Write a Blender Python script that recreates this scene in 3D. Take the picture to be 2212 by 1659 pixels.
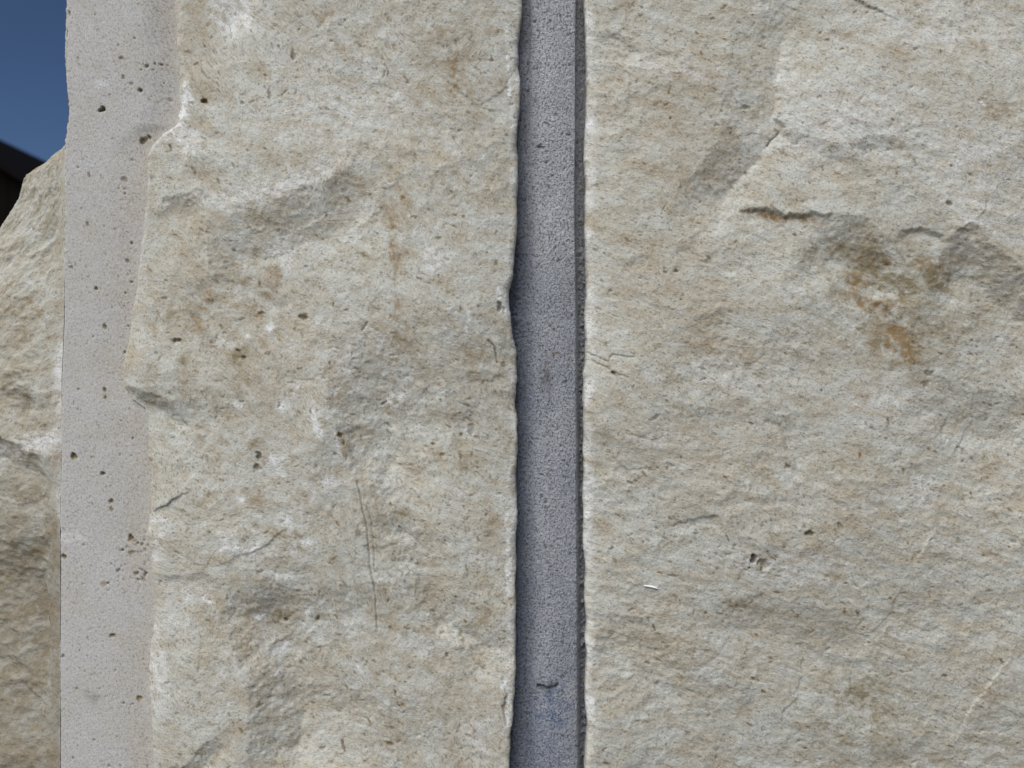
import bpy, math
import numpy as np

# ------------------------------------------------------------------ camera, sky, sun
for o in list(bpy.data.objects):
    bpy.data.objects.remove(o, do_unlink=True)
scene = bpy.context.scene
U = 0.0001058            # one relief unit in metres (about a tenth of a millimetre)
CU, CV = 1106.0, 829.5   # wall point straight in front of the lens
F = 1916.0
D = F * U                # lens to wall plane, about 0.2 m
ZC = 1.40                # eye height

cam = bpy.data.cameras.new('camera')
cam.sensor_width = 36.0
cam.lens = 18.0 * F / CU
cam.clip_start = 0.01
cam.clip_end = 3000
cam.dof.use_dof = True
cam.dof.focus_distance = D - 30 * U
cam.dof.aperture_fstop = 24.0
cam_o = bpy.data.objects.new('camera', cam)
scene.collection.objects.link(cam_o)
cam_o.location = (0, -D, ZC)
cam_o.rotation_euler = (math.radians(90), 0, 0)
scene.camera = cam_o

SUN_EL = math.radians(50)
SUN_AZ = math.radians(212)      # clockwise from +Y: behind the camera, to its left
w = bpy.data.worlds.new('World')
scene.world = w
w.use_nodes = True
nt = w.node_tree
nt.nodes.clear()
sky = nt.nodes.new('ShaderNodeTexSky')
sky.sky_type = 'NISHITA'
sky.sun_disc = False
sky.sun_elevation = SUN_EL
sky.sun_rotation = SUN_AZ
sky.altitude = 4000
sky.air_density = 1.0
sky.dust_density = 0.1
sky.ozone_density = 5.0
bg = nt.nodes.new('ShaderNodeBackground')
bg.inputs['Strength'].default_value = 0.05
wo = nt.nodes.new('ShaderNodeOutputWorld')
nt.links.new(sky.outputs[0], bg.inputs[0])
nt.links.new(bg.outputs[0], wo.inputs[0])

sun = bpy.data.lights.new('sun', 'SUN')
sun.energy = 3.7
sun.angle = math.radians(50)
sun.color = (1.0, 0.975, 0.94)
sun_o = bpy.data.objects.new('sun', sun)
scene.collection.objects.link(sun_o)
from mathutils import Vector
sd = Vector((math.sin(SUN_AZ) * math.cos(SUN_EL), math.cos(SUN_AZ) * math.cos(SUN_EL), math.sin(SUN_EL)))
sun_o.rotation_euler = sd.to_track_quat('Z', 'Y').to_euler()
sun_o.location = (-3, -6, 6)

vs_ = scene.view_settings
vs_.view_transform = 'Standard'
vs_.look = 'None'
vs_.gamma = 1.0
vs_.exposure = 0.24
vs_.use_curve_mapping = False

# ------------------------------------------------------------------ numpy noise
def _hash(ix, iy, seed):
    h = (ix.astype(np.int64) * 374761393 + iy.astype(np.int64) * 668265263 + seed * 974634777) & 0xFFFFFFFF
    h = ((h ^ (h >> 13)) * 1274126177) & 0xFFFFFFFF
    return (h ^ (h >> 16)) & 0xFFFF

_ANG = np.linspace(0, 2 * np.pi, 65536, endpoint=False)
_GX, _GY = np.cos(_ANG).astype(np.float32), np.sin(_ANG).astype(np.float32)

def noise(x, y, seed=0):
    x = np.asarray(x, dtype=np.float32); y = np.asarray(y, dtype=np.float32)
    ix = np.floor(x); iy = np.floor(y)
    fx = x - ix; fy = y - iy
    ix = ix.astype(np.int64); iy = iy.astype(np.int64)
    sx = fx * fx * fx * (fx * (fx * 6 - 15) + 10)
    sy = fy * fy * fy * (fy * (fy * 6 - 15) + 10)
    def g(a, b):
        h = _hash(ix + a, iy + b, seed)
        return _GX[h] * (fx - a) + _GY[h] * (fy - b)
    n0 = g(0, 0) * (1 - sx) + g(1, 0) * sx
    n1 = g(0, 1) * (1 - sx) + g(1, 1) * sx
    return (n0 * (1 - sy) + n1 * sy) * 1.5

def fbm(x, y, wl, octs, seed=0, pers=0.5):
    t = 0; a = 1.0; s = 0
    for i in range(octs):
        t = t + a * noise(x / wl + 17.3 * i, y / wl - 9.1 * i, seed + i * 7)
        s += a; a *= pers; wl *= 0.5
    return t / s

def ridged(x, y, wl, octs, seed=0):
    t = 0; a = 1.0; s = 0
    for i in range(octs):
        t = t + a * (1 - 2 * np.abs(noise(x / wl + 3.3 * i, y / wl + 5.7 * i, seed + i * 7)))
        s += a; a *= 0.5; wl *= 0.5
    return t / s

def facets(x, y, cell, seed, tilt=1.0, bow=0.35):
    """crisp broken planes: the lowest of many tilted planes, one per jittered cell"""
    x = np.asarray(x / cell, dtype=np.float32); y = np.asarray(y / cell, dtype=np.float32)
    ix = np.floor(x).astype(np.int64); iy = np.floor(y).astype(np.int64)
    best = np.full(x.shape, 1e9, dtype=np.float32)
    for a in (-1, 0, 1):
        for b in (-1, 0, 1):
            jx = ix + a; jy = iy + b
            dx = x - (jx + _hash(jx, jy, seed).astype(np.float32) / 65536)
            dy = y - (jy + _hash(jx, jy, seed + 1).astype(np.float32) / 65536)
            g = _hash(jx, jy, seed + 2)
            val = (_GX[g] * dx + _GY[g] * dy) * tilt + (dx * dx + dy * dy) * (1 + bow) + _hash(jx, jy, seed + 3).astype(np.float32) / 65536 * .5
            best = np.minimum(best, val)
    return best - .35

def sstep(a, b, x):
    t = np.clip((x - a) / (b - a), 0, 1)
    return t * t * (3 - 2 * t)

def poly(pts, t, axis=0):
    p = sorted(pts, key=lambda q: q[axis])
    return np.interp(t, [q[axis] for q in p], [q[1 - axis] for q in p])

def seg_dist(pts, u, v):
    """distance to a polyline"""
    best = np.full(u.shape, 1e9, dtype=np.float32)
    for (x0, y0), (x1, y1) in zip(pts[:-1], pts[1:]):
        dx, dy = x1 - x0, y1 - y0
        t = np.clip(((u - x0) * dx + (v - y0) * dy) / (dx * dx + dy * dy + 1e-9), 0, 1)
        best = np.minimum(best, np.hypot(u - x0 - t * dx, v - y0 - t * dy))
    return best

def window(fn, pts, pad, u, v, *arrs):
    """evaluate fn only near pts; u, v are full 2-D grids"""
    x0 = min(p[0] for p in pts) - pad; x1 = max(p[0] for p in pts) + pad
    y0 = min(p[1] for p in pts) - pad; y1 = max(p[1] for p in pts) + pad
    m = (u > x0) & (u < x1) & (v > y0) & (v < y1)
    rows = np.where(m.any(axis=1))[0]; cols = np.where(m.any(axis=0))[0]
    if len(rows) == 0 or len(cols) == 0:
        return
    sl = (slice(rows[0], rows[-1] + 1), slice(cols[0], cols[-1] + 1))
    fn(u[sl], v[sl], *[a[sl] for a in arrs])

# ------------------------------------------------------------------ materials
def new_mat(name):
    m = bpy.data.materials.new(name)
    m.use_nodes = True
    t = m.node_tree
    t.nodes.clear()
    out = t.nodes.new('ShaderNodeOutputMaterial')
    b = t.nodes.new('ShaderNodeBsdfPrincipled')
    t.links.new(b.outputs[0], out.inputs[0])
    b.inputs['Specular IOR Level'].default_value = 0.2
    return m, t, b

class NB:
    def __init__(s, t): s.t = t
    def n(s, typ, **kw):
        n = s.t.nodes.new(typ)
        for k, v in kw.items(): setattr(n, k, v)
        return n
    def link(s, a, b): s.t.links.new(a, b)
    def coords(s, scale=(1, 1, 1), rot=(0, 0, 0)):
        tc = s.n('ShaderNodeTexCoord'); mp = s.n('ShaderNodeMapping')
        mp.inputs['Scale'].default_value = scale
        mp.inputs['Rotation'].default_value = rot
        s.link(tc.outputs['Object'], mp.inputs[0])
        return mp.outputs[0]
    def noise(s, vec, scale, detail=2, rough=0.5, dist=0.0):
        n = s.n('ShaderNodeTexNoise')
        n.inputs['Scale'].default_value = scale
        n.inputs['Detail'].default_value = detail
        n.inputs['Roughness'].default_value = rough
        n.inputs['Distortion'].default_value = dist
        s.link(vec, n.inputs['Vector'])
        return n.outputs['Fac']
    def ramp(s, f, a, b, lo=0.0, hi=1.0):
        m = s.n('ShaderNodeMapRange', interpolation_type='SMOOTHSTEP')
        m.inputs['From Min'].default_value = a; m.inputs['From Max'].default_value = b
        m.inputs['To Min'].default_value = lo; m.inputs['To Max'].default_value = hi
        s.link(f, m.inputs['Value'])
        return m.outputs[0]
    def math(s, op, a, b=0.0, clamp=False):
        m = s.n('ShaderNodeMath', operation=op, use_clamp=clamp)
        for i, x in enumerate((a, b)):
            if isinstance(x, (int, float)): m.inputs[i].default_value = x
            else: s.link(x, m.inputs[i])
        return m.outputs[0]
    def mix(s, f, a, b, mode='MIX'):
        m = s.n('ShaderNodeMix', data_type='RGBA', blend_type=mode)
        for sock, x in ((m.inputs[0], f), (m.inputs[6], a), (m.inputs[7], b)):
            if isinstance(x, (int, float)): sock.default_value = x
            elif isinstance(x, tuple): sock.default_value = (*x, 1.0)
            else: s.link(x, sock)
        return m.outputs[2]
    def attr(s, name):
        a = s.n('ShaderNodeAttribute'); a.attribute_name = name
        sep = s.n('ShaderNodeSeparateColor'); s.link(a.outputs['Color'], sep.inputs[0])
        return sep.outputs

COOL = (0.482, 0.487, 0.445)
TAN = (0.395, 0.353, 0.275)
CHALK = (0.67, 0.68, 0.675)
RUST = (0.235, 0.155, 0.075)
OLIVE = (0.225, 0.19, 0.115)
DARK = (0.10, 0.078, 0.048)

def stone_material(name, cool, tan, streak=1.0, bump=1.0, mottled=1.0):
    m, t, b = new_mat(name)
    N = NB(t)
    r1, g1, b1 = N.attr('mask_a')[:3]      # tan, rust, chalk
    r2, g2 = N.attr('mask_b')[:2]          # dark, olive
    ga = N.n('ShaderNodeAttribute'); ga.attribute_name = 'grain'
    grain = ga.outputs['Vector']           # coordinates that follow the bedding
    iso = N.coords()
    mot = N.noise(grain, 0.30, 5, 0.68)
    c0 = N.math('SUBTRACT', mot, 0.5)
    f = N.math('ADD', r1, N.math('MULTIPLY', c0, 2.8 * mottled), True)
    col = N.mix(f, cool, tan)
    mv = N.ramp(mot, 0.36, 0.60, 0.25, 1.35)
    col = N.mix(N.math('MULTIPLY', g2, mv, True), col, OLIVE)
    col = N.mix(N.math('MULTIPLY', g1, mv, True), col, RUST)
    col = N.mix(N.math('MULTIPLY', b1, N.ramp(mot, 0.34, 0.66, 1.25, 0.7), True), col, CHALK)
    # dark flecks drawn out along the grain, thicker where the stone is tan
    fn = N.noise(grain, 1.75, 3, 0.62)
    fl = N.ramp(N.math('ADD', fn, N.math('MULTIPLY', f, 0.045)), 0.625, 0.72)
    col = N.mix(N.math('MULTIPLY', fl, 0.6 * streak), col, (0.17, 0.135, 0.09))
    # dense hair-fine flecks
    f2 = N.noise(grain, 3.1, 1, 0.5)
    fl2 = N.ramp(N.math('ADD', f2, N.math('MULTIPLY', mot, 0.10)), 0.645, 0.74)
    col = N.mix(N.math('MULTIPLY', fl2, 0.62), col, (0.20, 0.175, 0.14))
    # crystal-size value variation
    fine = N.noise(iso, 2200, 2, 0.8)
    val = N.ramp(fine, 0.28, 0.72, 0.86, 1.11)
    vv = N.n('ShaderNodeCombineColor')
    for i in range(3): N.link(val, vv.inputs[i])
    col = N.mix(1.0, col, vv.outputs[0], 'MULTIPLY')
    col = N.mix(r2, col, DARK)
    N.link(col, b.inputs['Base Color'])
    b.inputs['Roughness'].default_value = 0.92
    h = N.math('ADD', N.math('MULTIPLY', fine, 0.55), N.math('MULTIPLY', fn, 0.45))
    bp = N.n('ShaderNodeBump')
    bp.inputs['Strength'].default_value = 0.34 * bump
    bp.inputs['Distance'].default_value = 0.0008
    N.link(h, bp.inputs['Height'])
    N.link(bp.outputs[0], b.inputs['Normal'])
    return m

M_ROCK = stone_material('quarry_faced_limestone', COOL, TAN)
M_SAWN = stone_material('sawn_limestone', (0.45, 0.445, 0.437), (0.425, 0.395, 0.345), streak=0.55, bump=0.7, mottled=0.4)

def mortar_material():
    m, t, b = new_mat('grey_cement_mortar')
    N = NB(t)
    r1, g1, b1 = N.attr('mask_a')[:3]      # dark bluish tone with painted left-side shade, blue, brown
    r2 = N.attr('mask_b')[0]
    iso = N.coords()
    vert = N.coords((1.25, 1, 0.85))
    base = N.mix(N.ramp(N.noise(iso, 180, 4, 0.6), 0.3, 0.7), (0.45, 0.46, 0.495), (0.52, 0.525, 0.55))
    strk = N.ramp(N.noise(N.coords((1, 1, .12)), 260, 4, 0.6), 0.35, 0.7)
    base = N.mix(N.math('MULTIPLY', strk, 0.3), base, (0.27, 0.275, 0.29))
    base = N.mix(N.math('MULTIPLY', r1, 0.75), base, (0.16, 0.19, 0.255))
    base = N.mix(g1, base, (0.15, 0.19, 0.29))
    base = N.mix(b1, base, (0.26, 0.19, 0.13))
    pores = N.ramp(N.noise(vert, 2100, 2, 0.7), 0.54, 0.68)
    base = N.mix(N.math('MULTIPLY', pores, 0.55), base, (0.09, 0.09, 0.10))
    grains = N.ramp(N.noise(iso, 2700, 2, 0.5), 0.57, 0.68)
    base = N.mix(N.math('MULTIPLY', grains, 0.38), base, (0.46, 0.46, 0.46))
    base = N.mix(r2, base, (0.05, 0.04, 0.03))
    N.link(base, b.inputs['Base Color'])
    b.inputs['Roughness'].default_value = 0.95
    h = N.math('ADD', N.noise(vert, 1500, 4, 0.7), N.math('MULTIPLY', N.noise(iso, 3000, 2, 0.6), 0.5))
    h = N.math('SUBTRACT', h, N.math('MULTIPLY', pores, 0.5))
    bp = N.n('ShaderNodeBump')
    bp.inputs['Strength'].default_value = 1.0
    bp.inputs['Distance'].default_value = 0.0009
    N.link(h, bp.inputs['Height']); N.link(bp.outputs[0], b.inputs['Normal'])
    return m
M_MORTAR = mortar_material()

def plain_material(name, ca, cb, scale, rough=0.85, stretch=(1, 1, 1), bump=0.3, dist=0.01):
    m, t, b = new_mat(name)
    N = NB(t)
    v = N.coords(stretch)
    n = N.noise(v, scale, 6, 0.65)
    N.link(N.mix(N.ramp(n, 0.3, 0.7), ca, cb), b.inputs['Base Color'])
    b.inputs['Roughness'].default_value = rough
    bp = N.n('ShaderNodeBump')
    bp.inputs['Strength'].default_value = bump; bp.inputs['Distance'].default_value = dist
    N.link(n, bp.inputs['Height']); N.link(bp.outputs[0], b.inputs['Normal'])
    return m
M_COARSE = plain_material('limestone_other_courses', COOL, TAN, 45, 0.92, bump=0.5, dist=0.004)
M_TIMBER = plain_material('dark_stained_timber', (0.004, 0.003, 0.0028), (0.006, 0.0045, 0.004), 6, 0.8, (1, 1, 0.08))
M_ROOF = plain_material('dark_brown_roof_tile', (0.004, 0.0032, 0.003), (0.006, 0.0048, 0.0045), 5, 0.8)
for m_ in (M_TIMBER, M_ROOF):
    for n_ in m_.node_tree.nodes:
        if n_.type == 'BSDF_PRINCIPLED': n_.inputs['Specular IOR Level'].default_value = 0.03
M_GROUND = plain_material('gravelly_earth', (0.17, 0.15, 0.115), (0.26, 0.235, 0.19), 3.0, 0.95, bump=0.6, dist=0.03)
M_SHELL = plain_material('white_calcite', (0.66, 0.65, 0.68), (0.74, 0.73, 0.75), 900, 0.45, dist=0.0003)

# ------------------------------------------------------------------ mesh helpers
COL = scene.collection
def link(name, me, parent=None, mat=None):
    o = bpy.data.objects.new(name, me)
    COL.objects.link(o)
    if parent: o.parent = parent
    if mat and me: me.materials.append(mat)
    return o

def mesh_from(name, V, Fq, smooth=True, ma=None, mb=None, grain=None):
    me = bpy.data.meshes.new(name)
    V = np.ascontiguousarray(V, dtype=np.float32).reshape(-1, 3)
    Fq = np.ascontiguousarray(Fq, dtype=np.int32).reshape(-1, 4)
    me.vertices.add(len(V)); me.vertices.foreach_set('co', V.ravel())
    me.loops.add(Fq.size); me.loops.foreach_set('vertex_index', Fq.ravel())
    me.polygons.add(len(Fq))
    me.polygons.foreach_set('loop_start', np.arange(0, Fq.size, 4, dtype=np.int32))
    me.polygons.foreach_set('loop_total', np.full(len(Fq), 4, dtype=np.int32))
    me.update(calc_edges=True)
    me.polygons.foreach_set('use_smooth', np.full(len(Fq), smooth, dtype=bool))
    for nm, a in (('mask_a', ma), ('mask_b', mb)):
        if a is not None:
            at = me.attributes.new(nm, 'FLOAT_COLOR', 'POINT')
            buf = np.ones((len(V), 4), dtype=np.float32)
            buf[:len(a), :3] = a
            buf[len(a):, :3] = 0
            at.data.foreach_set('color', buf.ravel())
    if grain is not None:
        at = me.attributes.new('grain', 'FLOAT_VECTOR', 'POINT')
        buf = np.zeros((len(V), 3), dtype=np.float32)
        buf[:len(grain)] = grain
        at.data.foreach_set('vector', buf.ravel())
    return me

def grid_faces(nr, nc):
    i = np.arange(nr * nc).reshape(nr, nc)
    # rows run downwards, columns to the right: wind so that normals face -Y
    return np.stack([i[:-1, :-1], i[1:, :-1], i[1:, 1:], i[:-1, 1:]], -1).reshape(-1, 4)

def box_arrays(x0, x1, y0, y1, z0, z1):
    V = np.array([(x, y, z) for z in (z0, z1) for y in (y0, y1) for x in (x0, x1)], dtype=np.float32)
    Fq = np.array([(0, 1, 5, 4), (1, 3, 7, 5), (3, 2, 6, 7), (2, 0, 4, 6), (4, 5, 7, 6), (0, 2, 3, 1)], dtype=np.int32)
    return V, Fq

def axis(fine0, fine1, lo, hi, d=2.0, grow=1.10, dmax=14.0):
    mid = list(np.arange(fine0, fine1 + 1e-6, d))
    a = []; s = d; p = fine0
    while p > lo:
        s = min(s * grow, dmax); p -= s; a.append(p)
    c = []; s = d; p = mid[-1]
    while p < hi:
        s = min(s * grow, dmax); p += s; c.append(p)
    return np.array(a[::-1] + mid + c, dtype=np.float32)

def X(u): return (u - CU) * U
def Z(v): return ZC - (v - CV) * U

VLO, VHI = -700.0, 2400.0        # the two seen stones run well past the picture, top and bottom
VS = axis(-40, 1700, VLO, VHI)

class Field:
    """relief + stain masks on a (v, u) grid; heights in relief units, towards the viewer positive"""
    def __init__(s, us, vs, low):
        s.u0, s.v0 = np.meshgrid(us, vs)
        h = low(s.u0, s.v0)
        k = F / (F - h)
        s.u = CU + (s.u0 - CU) * k          # where a point of that height is seen
        s.v = CV + (s.v0 - CV) * k
        # ragged version of the coordinates for broken edges
        s.wu = s.u + 11 * fbm(s.u, s.v, 46, 3, 900) + 4 * fbm(s.u, s.v, 12, 2, 905)
        s.wv = s.v + 11 * fbm(s.u, s.v, 46, 3, 910) + 4 * fbm(s.u, s.v, 12, 2, 915)
        z = lambda: np.zeros_like(s.u)
        s.h = z(); s.tan = z(); s.rust = z(); s.chalk = z(); s.dark = z(); s.olive = z(); s.dir = z()
    # ledge given as v = f(u): everything just below it is recessed
    def ledge(s, pts, depth, fade, taper=40, sharp=4.0, up=0.0, upfade=60):
        depth = depth * .72; taper = taper * 1.5
        def fn(u, v, wu, wv, h):
            e = poly(pts, wu)
            d = wv - e
            sp = np.clip(d, 0, 300) * .35; tw = wu + 26 * fbm(u, v, 70, 3, 931) * np.clip(d / 40, 0, 1)
            t = sstep(pts[0][0] - taper * .3 - sp, pts[0][0] + taper + sp, tw) * (1 - sstep(pts[-1][0] - taper - sp, pts[-1][0] + taper * .3 + sp, tw))
            q = np.clip(d / sharp, 0, 1)
            h -= t * depth * q * (1.25 - .25 * q) * np.exp(-np.maximum(d - sharp, 0) / fade)
            if up: h += t * up * (1 - sstep(0, sharp, d)) * np.exp(np.minimum(d, 0) / upfade)
        window(fn, pts, fade * 4 + sharp + upfade * 2, s.u, s.v, s.wu, s.wv, s.h)
    # scarp given as u = f(v): the side with greater u is lowered (depth > 0) or raised (depth < 0)
    def scarp(s, pts, depth, fade, taper=40, sharp=4.0, side=1):
        taper = max(taper * 1.4, 80); depth = depth * (1.35 if depth > 0 else 1)
        def fn(u, v, wu, wv, h):
            e = poly(pts, wv, 1)
            d = (wu - e) * side
            vv = sorted(p[1] for p in pts)
            t = sstep(vv[0] - taper * .3, vv[0] + taper, wv) * (1 - sstep(vv[-1] - taper, vv[-1] + taper * .3, wv))
            q = np.clip(d / sharp, 0, 1)
            h -= t * depth * q * (1.25 - .25 * q) * np.exp(-np.maximum(d - sharp, 0) / fade)
        window(fn, pts, fade * 4 + sharp, s.u, s.v, s.wu, s.wv, s.h)
    def groove(s, pts, depth, width, dark=0.0, rag=0.5):
        def fn(u, v, wu, wv, h, dk):
            d = seg_dist(pts, u + (wu - u) * rag, v + (wv - v) * rag)
            g = np.exp(-(d / width) ** 2)
            h -= depth * g
            if dark: np.maximum(dk, dark * g * (0.55 + 0.45 * sstep(-.3, .3, noise(u / 9, v / 9, 77))), out=dk)
        window(fn, pts, width * 4 + 10, s.u, s.v, s.wu, s.wv, s.h, s.dark)
    def bump(s, cu, cv, ru, rv, h_, rot=0.0):
        def fn(u, v, h):
            c, q = math.cos(rot), math.sin(rot)
            a = ((u - cu) * c + (v - cv) * q) / ru; b = (-(u - cu) * q + (v - cv) * c) / rv
            h += h_ * np.exp(-(a * a + b * b))
        window(fn, [(cu, cv)], 2.6 * max(ru, rv), s.u, s.v, s.h)
    def stain(s, name, cu, cv, ru, rv, amt, rot=0.0, grain=30, seed=1, soft=0.5):
        arr = getattr(s, name); amt = min(1.0, amt * (1.35 if name == 'rust' else 1.9 if name == 'olive' else 0.85 if name == 'tan' else 1.75))
        def fn(u, v, wu, wv, a_):
            c, q = math.cos(rot), math.sin(rot)
            a = ((u - cu) * c + (v - cv) * q) / ru; b = (-(u - cu) * q + (v - cv) * c) / rv
            r = np.sqrt(a * a + b * b) * .9 + 0.9 * fbm(u, v, grain, 4, 300 + seed, 0.65)
            br = 1 if name == 'tan' else .15 + .85 * sstep(-.32, .22, fbm(u * .8 + v * .3, v - u * .3, 19, 3, 330 + seed, .7))
            np.maximum(a_, amt * br * (1 - sstep(.75 - soft, 1 + soft, r)), out=a_)
        window(fn, [(cu, cv)], 2.4 * max(ru, rv), s.u, s.v, s.wu, s.wv, arr)
    def streak(s, name, pts, width, amt, grain=16, seed=1):
        arr = getattr(s, name); amt = min(1.0, amt * (1.35 if name == 'rust' else 1.9 if name == 'olive' else 0.85 if name == 'tan' else 1.75))
        def fn(u, v, wu, wv, a_):
            d = seg_dist(pts, u + 5 * fbm(u, v, 40, 2, seed + 40), v) / width + 1.3 * fbm(u, v, grain, 4, 500 + seed, 0.65)
            br = .12 + .88 * sstep(-.3, .25, fbm(u, v, 15, 3, 530 + seed, .7))
            np.maximum(a_, amt * br * (1 - sstep(0.1, 1.35, d)), out=a_)
        window(fn, pts, width * 2.5, s.u, s.v, s.wu, s.wv, arr)
    def pit(s, cu, cv, r, depth, dark=0.8, asp=1.0, rot=0.0, rust=0.0, olive=0.0):
        r = r * (.85 if r > 3 else 1.0); dark = dark * .88
        def fn(u, v, h, dk, ru_, ol):
            c, q = math.cos(rot), math.sin(rot)
            a = ((u - cu) * c + (v - cv) * q) / (r * asp); b = (-(u - cu) * q + (v - cv) * c) / r
            rr = np.sqrt(a * a + b * b) + 0.45 * noise(u / (r * .9 + 2), v / (r * .9 + 2), int(cu) % 97)
            g = 1 - sstep(0.45, 1.1, rr)
            h -= depth * g
            if dark: np.maximum(dk, dark * g, out=dk)
            if rust: np.maximum(ru_, rust * (1 - sstep(0.5, 1.5, rr)), out=ru_)
            if olive: np.maximum(ol, olive * (1 - sstep(0.5, 1.5, rr)), out=ol)
        window_fast(fn, s, cu, cv, r * max(asp, 1) * 1.9 + 3)
    def scatter_pits(s, n, rng, box, rlo, rhi, dark, asp=(1.0, 3.5), rot=lambda u, v, r: r.uniform(-.9, .9), depth=1.0):
        for k in range(n):
            cu = rng.uniform(box[0], box[2]); cv = rng.uniform(box[1], box[3])
            r = rlo + (rhi - rlo) * rng.random() ** 3
            kind = rng.random()
            s.pit(cu, cv, r, depth * r * rng.uniform(.4, 1.0), dark * rng.uniform(.3, 1.0), rng.uniform(*asp), rot(cu, cv, rng),
                  rust=0.7 * rng.random() if kind < .16 else 0, olive=0.8 * rng.random() if .16 < kind < .34 else 0)
    def chips(s, n, rng, box, rlo, rhi, d):
        """little shell-shaped fractures: a sharp upper lip that fades out downwards"""
        for k in range(n):
            cu = rng.uniform(box[0], box[2]); cv = rng.uniform(box[1], box[3])
            r = rlo + (rhi - rlo) * rng.random() ** 2
            th = rng.normal(math.pi / 2, 0.9)
            dep = d * r * rng.uniform(.3, 1.0)
            cx, sx = math.cos(th), math.sin(th)
            asp = rng.uniform(1.2, 2.4)
            def fn(u, v, wu, wv, h):
                a = ((wu - cu) * cx + (wv - cv) * sx) / r
                b = (-(wu - cu) * sx + (wv - cv) * cx) / (r * asp)
                edge = a + b * b * 0.8
                h -= dep * sstep(0, 3.0 / r + .05, edge) * np.exp(-np.maximum(edge, 0) * 2.2) * (1 - sstep(.55, 1.05, np.abs(b)))
            window_fast2(fn, s, cu, cv, r * asp * 1.6)
    def grain(s, ang=.38, stretch=2.0, warp=55):
        u = s.u + warp * fbm(s.u, s.v, 330, 3, 881); v = s.v + warp * fbm(s.u, s.v, 330, 3, 886)
        c, q = math.cos(ang), math.sin(ang)
        return np.stack([(u * c + v * q) / (10 * stretch), (-u * q + v * c) / 10, s.h * .02], -1).reshape(-1, 3)
    def masks(s):
        a = np.stack([np.clip(s.tan, 0, 1), np.clip(s.rust, 0, 1), np.clip(s.chalk, 0, 1)], -1).reshape(-1, 3)
        b = np.stack([np.clip(s.dark, 0, 1), np.clip(s.olive, 0, 1), np.clip(s.dir, 0, 1)], -1).reshape(-1, 3)
        return a, b

def _slice(s, cu, cv, rad):
    r0 = np.searchsorted(s.v[:, s.v.shape[1] // 2], cv - rad); r1 = np.searchsorted(s.v[:, s.v.shape[1] // 2], cv + rad)
    mr = s.u[min(max((r0 + r1) // 2, 0), s.u.shape[0] - 1)]
    c0 = np.searchsorted(mr, cu - rad); c1 = np.searchsorted(mr, cu + rad)
    if r1 <= r0 or c1 <= c0: return None
    return (slice(r0, r1), slice(c0, c1))
def window_fast(fn, s, cu, cv, rad):
    sl = _slice(s, cu, cv, rad + 6)
    if sl: fn(s.u[sl], s.v[sl], s.h[sl], s.dark[sl], s.rust[sl], s.olive[sl])
def window_fast2(fn, s, cu, cv, rad):
    sl = _slice(s, cu, cv, rad + 10)
    if sl: fn(s.u[sl], s.v[sl], s.wu[sl], s.wv[sl], s.h[sl])

def rock_relief(f, seed, scale=1.0, ang=.45):
    """broken limestone: soft swells, scooped fracture planes meeting in crisp ridges, grain"""
    u, v = f.u, f.v
    c, q = math.cos(ang), math.sin(ang)
    f.h += scale * 12 * fbm(u, v, 480, 2, seed)
    gu = u * c + v * q; gv = -u * q + v * c
    wx = gu * .8 + 15 * fbm(u, v, 80, 4, seed + 3, .6); wy = gv + 15 * fbm(u, v, 80, 4, seed + 4, .6)
    f.h += scale * 24 * facets(wx, wy, 300, seed + 41, .9, -.4)
    rough = 0.25 + sstep(-.25, .3, fbm(u, v, 240, 2, seed + 25))
    f.h += scale * 6.5 * rough * facets(wx, wy, 104, seed + 51, 1.0, -.2)
    f.h += scale * 2.2 * rough * facets(wx + 5 * noise(u / 14, v / 14, seed + 9), wy, 38, seed + 61, 1.1, 0)
    f.h += scale * 1.5 * fbm(gu * .7, gv, 26, 2, seed + 21, .65)
    f.h += scale * 1.0 * fbm(gu * .75, gv, 10, 2, seed + 31, .7)
    # grit: small broken scoops
    gx = gu * .75 + 3 * noise(u / 9, v / 9, seed + 71); gy = gv + 3 * noise(u / 9, v / 9, seed + 72)
    f.h += scale * (.8 + 1.4 * rough) * facets(gx, gy, 17, seed + 73, 1.2, 0)
    f.h += scale * 0.75 * facets(gx, gy, 8.5, seed + 77, 1.2, 0)

# ------------------------------------------------------------------ outlines measured on the stones
ARRIS = [(143, -700), (143, 0), (143, 160), (147, 250), (139, 306), (138, 553), (136, 700), (131, 820), (132, 950), (128, 1106), (128, 1440), (128, 1659), (128, 2400)]
MARGIN_R = [(392, -700), (390, 0), (388, 100), (395, 140), (394, 187), (392, 233), (384, 268), (356, 286), (333, 310), (321, 333), (318, 433), (310, 500), (304, 553),
            (297, 620), (287, 670), (280, 740), (272, 766), (267, 800), (270, 833), (284, 864), (312, 884), (318, 910), (320, 950), (322, 1000), (328, 1050),
            (325, 1106), (317, 1156), (327, 1193), (328, 1240), (335, 1293), (335, 1333), (327, 1383), (323, 1440), (325, 1490), (328, 1540), (332, 1606), (333, 1659), (330, 2400)]
JOINT_L = [(1130, -700), (1128.6, 0), (1127, 33), (1120, 83), (1120, 133), (1124, 160), (1124, 200), (1120, 250), (1117, 300), (1120, 367), (1117, 433), (1117, 500),
           (1110, 553), (1110, 590), (1100, 620), (1099, 653), (1105, 703), (1115, 753), (1117, 820), (1112, 870), (1119, 913), (1117, 986), (1115, 1053), (1118, 1106),
           (1115, 1173), (1114, 1273), (1115, 1323), (1114, 1406), (1115, 1473), (1109, 1540), (1105, 1606), (1100, 1659), (1100, 2400)]
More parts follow.
